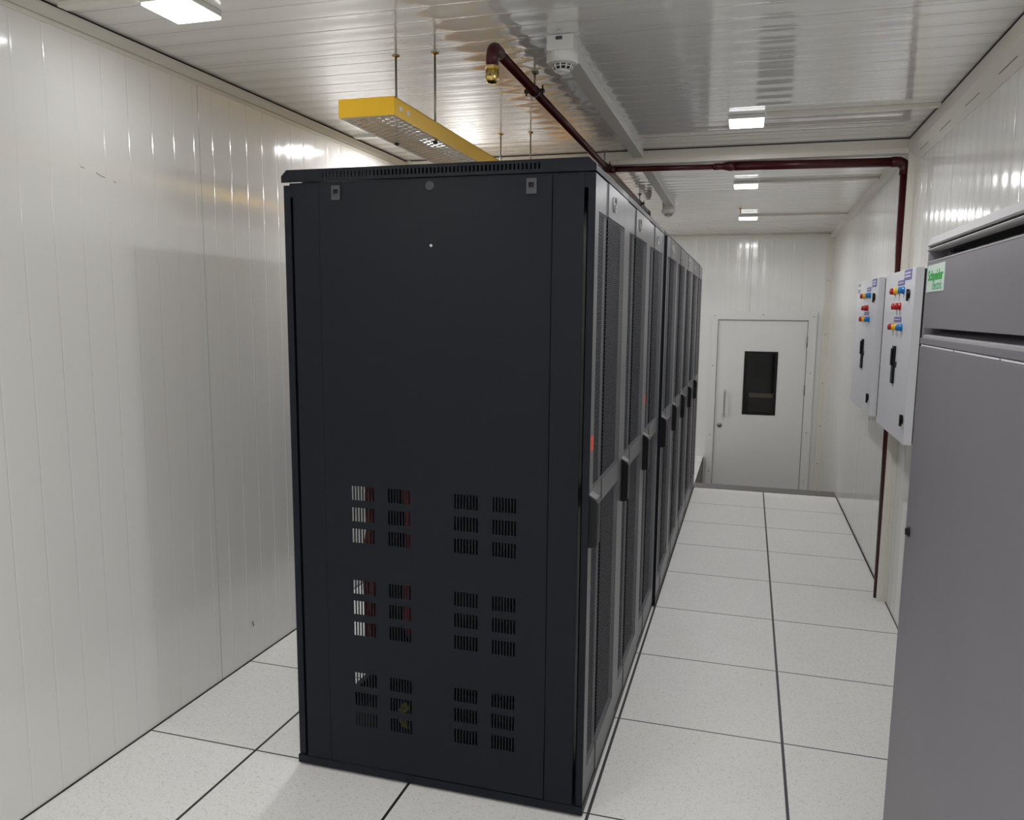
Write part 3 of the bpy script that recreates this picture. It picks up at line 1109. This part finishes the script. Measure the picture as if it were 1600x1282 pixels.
rod(-0.838, 0.444, 'thin steel rod at the near end of the yellow tray, by its left rail')
rod(-0.690, 0.447, 'thin steel rod at the near end of the yellow tray, by its right rail')
rod(-0.850, 1.70, 'thin steel rod farther along the yellow tray, by its left rail')
rod(-0.692, 1.70, 'thin steel rod farther along the yellow tray, by its right rail')

# ------------------------------------------------------------------ electrical panels on the right wall
FX = 1.080


def enclosure(y0, y1, label, lamps, plate, latch, brk, tags, sy):
    z0, z1 = 0.995, 1.760
    t = thing('electrical_panel', label, 'electrical panel', (FX, (y0 + y1) / 2, z0), 'electrical panels on the right wall')
    MB().box(FX, FX + 0.034, y0, y1, z0, z1, 0.003).build('door', 'panel_grey', t)
    dr = t.children[-1] if t.children else None
    dr = [c for c in t.children if c.name.startswith('door')][0]
    MB().box(FX + 0.034, FX + 0.046, y0 + 0.006, y1 - 0.006, z0 + 0.006, z1 - 0.006).build('gasket', 'gasket', t)
    MB().box(FX + 0.046, XR - 0.002, y0 + 0.002, y1 - 0.002, z0 + 0.002, z1 - 0.002, 0.002).build('body', 'panel_grey', t)
    for (y, z, c) in lamps:
        m = MB().lathe([(0.0175, 0.0), (0.0175, -0.006), (0.0150, -0.007), (0.0150, -0.022), (0.013, -0.026), (0.001, -0.028)], (FX, y, z), 'x', 20)
        m.build('indicator_lamp', c, dr)
    for (ya, yb, za, zb) in plate:
        p = MB().box(FX - 0.002, FX, ya, yb, za, zb).build('name_plate', 'purple', dr)
    q = MB()
    for (ya, yb, za, zb) in plate:
        h = zb - za
        n = 2 if h > 0.03 else 1
        for k in range(n):
            zz = za + h * (k + 1) / (n + 1)
            q.box(FX - 0.0028, FX - 0.002, ya + 0.12 * (yb - ya), yb - 0.12 * (yb - ya), zz - h * 0.08, zz + h * 0.08)
    q.build('plate_lettering', 'plate_white', dr)
    for (y, z) in latch:
        m = MB()
        m.lathe([(0.020, 0), (0.020, -0.004), (0.013, -0.006), (0.013, -0.009), (0.001, -0.010)], (FX, y, z), 'x', 18)
        m.box(FX - 0.013, FX - 0.004, y - 0.009, y + 0.009, z - 0.030, z + 0.022, 0.003)
        m.build('latch', 'black', dr)
    y, za, zb = brk
    m = MB()
    m.box(FX - 0.010, FX, y - 0.026, y + 0.026, za, zb, 0.002)
    m.box(FX - 0.018, FX - 0.010, y - 0.013, y + 0.013, za + 0.085, zb - 0.012, 0.003)
    m.build('breaker_switch', 'black', dr)
    m = MB()
    m.box(FX - 0.003, FX, y - 0.060, y - 0.028, (za + zb) / 2 - 0.01, (za + zb) / 2 + 0.016)
    m.box(FX - 0.012, FX - 0.010, y - 0.015, y + 0.015, za + 0.010, za + 0.022)
    m.box(FX - 0.012, FX - 0.010, y - 0.015, y + 0.015, za + 0.040, za + 0.055)
    m.build('breaker_marking', 'tab', dr)
    if tags:
        m = MB()
        for (ya, yb, za2, zb2) in tags:
            m.box(FX - 0.0015, FX, ya, yb, za2, zb2)
        m.build('paper_label', 'unit_trim', dr)
    return t


enclosure(1.45, 2.20, 'light grey electrical panel beside the tall grey unit, the nearer of two',
          [(1.895, 1.668, 'red'), (1.790, 1.668, 'amber'), (1.685, 1.668, 'blue'),
           (1.825, 1.596, 'red'), (1.745, 1.596, 'red'),
           (1.885, 1.500, 'red'), (1.780, 1.500, 'amber'), (1.675, 1.500, 'blue')],
          [(1.53, 1.69, 1.713, 1.757), (1.68, 1.84, 1.692, 1.716), (1.70, 1.88, 1.524, 1.548)],
          [(1.555, 1.648), (1.500, 1.100)], (1.80, 1.236, 1.412), None, 1)
enclosure(2.44, 3.31, 'light grey electrical panel, the farther one with grey paper labels at its top',
          [(2.945, 1.668, 'red'), (2.830, 1.668, 'amber'), (2.715, 1.668, 'blue'),
           (2.86, 1.596, 'red'), (2.78, 1.596, 'red'),
           (2.930, 1.530, 'red'), (2.815, 1.530, 'amber'), (2.700, 1.530, 'blue')],
          [(2.50, 2.66, 1.713, 1.757), (2.70, 2.86, 1.692, 1.716), (2.72, 2.90, 1.554, 1.572)],
          [(2.540, 1.655), (2.530, 1.092)], (2.87, 1.236, 1.412), [(3.15, 3.27, 1.732, 1.752), (3.15, 3.27, 1.690, 1.716)], 1)

# ------------------------------------------------------------------ tall grey cooling unit at the right edge
UX, UY1, UY0 = 0.8656, 0.146, -1.35
cu = thing('cooling_unit', 'tall grey cooling cabinet at the right edge with a green lettered sticker', 'cooling unit', (UX, UY1, 0))
m = MB()
m.box(UX + 0.09, XR - 0.01, UY0, UY1 - 0.002, 0.012, 1.750)
m.box(UX + 0.003, UX + 0.09, UY1 - 0.016, UY1, 0.012, 1.74, 0.001)
m.box(UX + 0.003, UX + 0.09, UY0, UY0 + 0.016, 0.012, 1.74)
m.box(UX + 0.010, XR - 0.015, UY0 + .01, UY1 - 0.01, 0.0, 0.03)
m.build('cabinet', 'unit', cu)
m = MB()
m.prism([(UX + 0.004, 1.7385), (UX, 1.742), (UX + 0.010, 1.764), (XR - 0.006, 1.764), (XR - 0.006, 1.752), (UX + 0.05, 1.746)], 1, UY0, UY1)
m.prism([(UX + 0.002, 1.727), (UX, 1.730), (UX + 0.004, 1.7335), (UX + 0.03, 1.7335), (UX + 0.03, 1.727)], 1, UY0, UY1)
m.build('top_trim', 'unit_trim', cu)
m = MB()
m.box(UX + 0.060, UX + 0.088, UY0 + 0.016, UY1 - 0.016, 1.690, 1.745)
m.box(UX + 0.07, UX + 0.088, UY0 + 0.016, UY1 - 0.016, 1.47, 1.53)
m.build('recess', 'unit_dark', cu)
m = MB()
for k in range(14):
    y = 0.06 - k * 0.1
    m.box(UX + 0.035, UX + 0.060, y - 0.046, y + 0.046, 1.693, 1.712)
m.lathe([(0.009, -0.004), (0.009, 0.03), ], (UX + 0.034, 0.035, 1.713), 'x', 12)
m.build('grille', 'unit_mid', cu)
m = MB()
m.box(UX, UX + 0.025, UY0 + 0.016, UY1 - 0.028, 1.523, 1.697, 0.0015)
fp = m.build('front_panel', 'unit', cu)
m = MB()
m.box(UX - 0.001, UX + 0.02, UY0 + 0.016, UY1 - 0.028, 1.6955, 1.6985)
m.build('panel_edge', 'unit_trim', cu)
m = MB()
m.box(UX - 0.0012, UX, -0.078, 0.113, 1.617, 1.687)
st = m.build('sticker', 'sticker', fp)
R_face = (math.radians(90), 0, math.radians(-90))
text('Schneider', 'sticker_lettering', 'green', fp, (UX - 0.0016, 0.0175, 1.647), R_face, 0.037, 1.12, 0.0, 'CENTER', 0.0007)
text('Electric', 'sticker_lettering', 'palegreen', fp, (UX - 0.0016, -0.008, 1.623), R_face, 0.033, 1.05, 0.0, 'CENTER', 0.0004)
m = MB()
m.prism([(UX + 0.060, 1.5225), (UX + 0.006, 1.5035), (UX + 0.006, 1.497), (UX + 0.060, 1.500)], 1, UY0 + 0.016, UY1 - 0.030)
m.build('outlet_slope', 'unit', cu)
m = MB()
m.prism([(UX + 0.0065, 1.5045), (UX + 0.001, 1.5025), (UX + 0.001, 1.4957), (UX + 0.0065, 1.4957)], 1, UY0 + 0.016, UY1 - 0.030)
m.build('outlet_lip', 'unit_trim', cu)  # lighter colour than the cabinet, standing for ceiling light on the lip
m = MB()
m.box(UX, UX + 0.085, UY0, UY1, 1.4795, 1.4955, 0.001)
m.build('flange', 'unit', cu)
m = MB()
edges = [UY1 - 0.012, -0.23, -0.245, -0.60, -0.615, UY0]
for a, b in ((edges[0], -0.215), (-0.227, -0.56), (-0.572, -1.0), (-1.012, UY0)):
    m.box(UX + 0.001, UX + 0.02, b, a, 1.4735, 1.4775)
m.build('seam_strip', 'plate_white', cu)
m = MB()
m.box(UX, UX + 0.07, UY0, UY1, 0.035, 1.4725, 0.002)
ld = m.build('lower_door', 'unit', cu)
m = MB()
m.lathe([(0.014, 0), (0.014, -0.004), (0.010, -0.005), (0.010, -0.010), (0.001, -0.011)], (UX, 0.095, 0.960), 'x', 18)
m.build('door_lock', 'black', ld)
m = MB()
m.lathe([(0.0045, -0.0105), (0.0045, -0.0122), (0.001, -0.0122)], (UX, 0.095, 0.960), 'x', 10)
m.build('keyhole', 'chrome', ld)
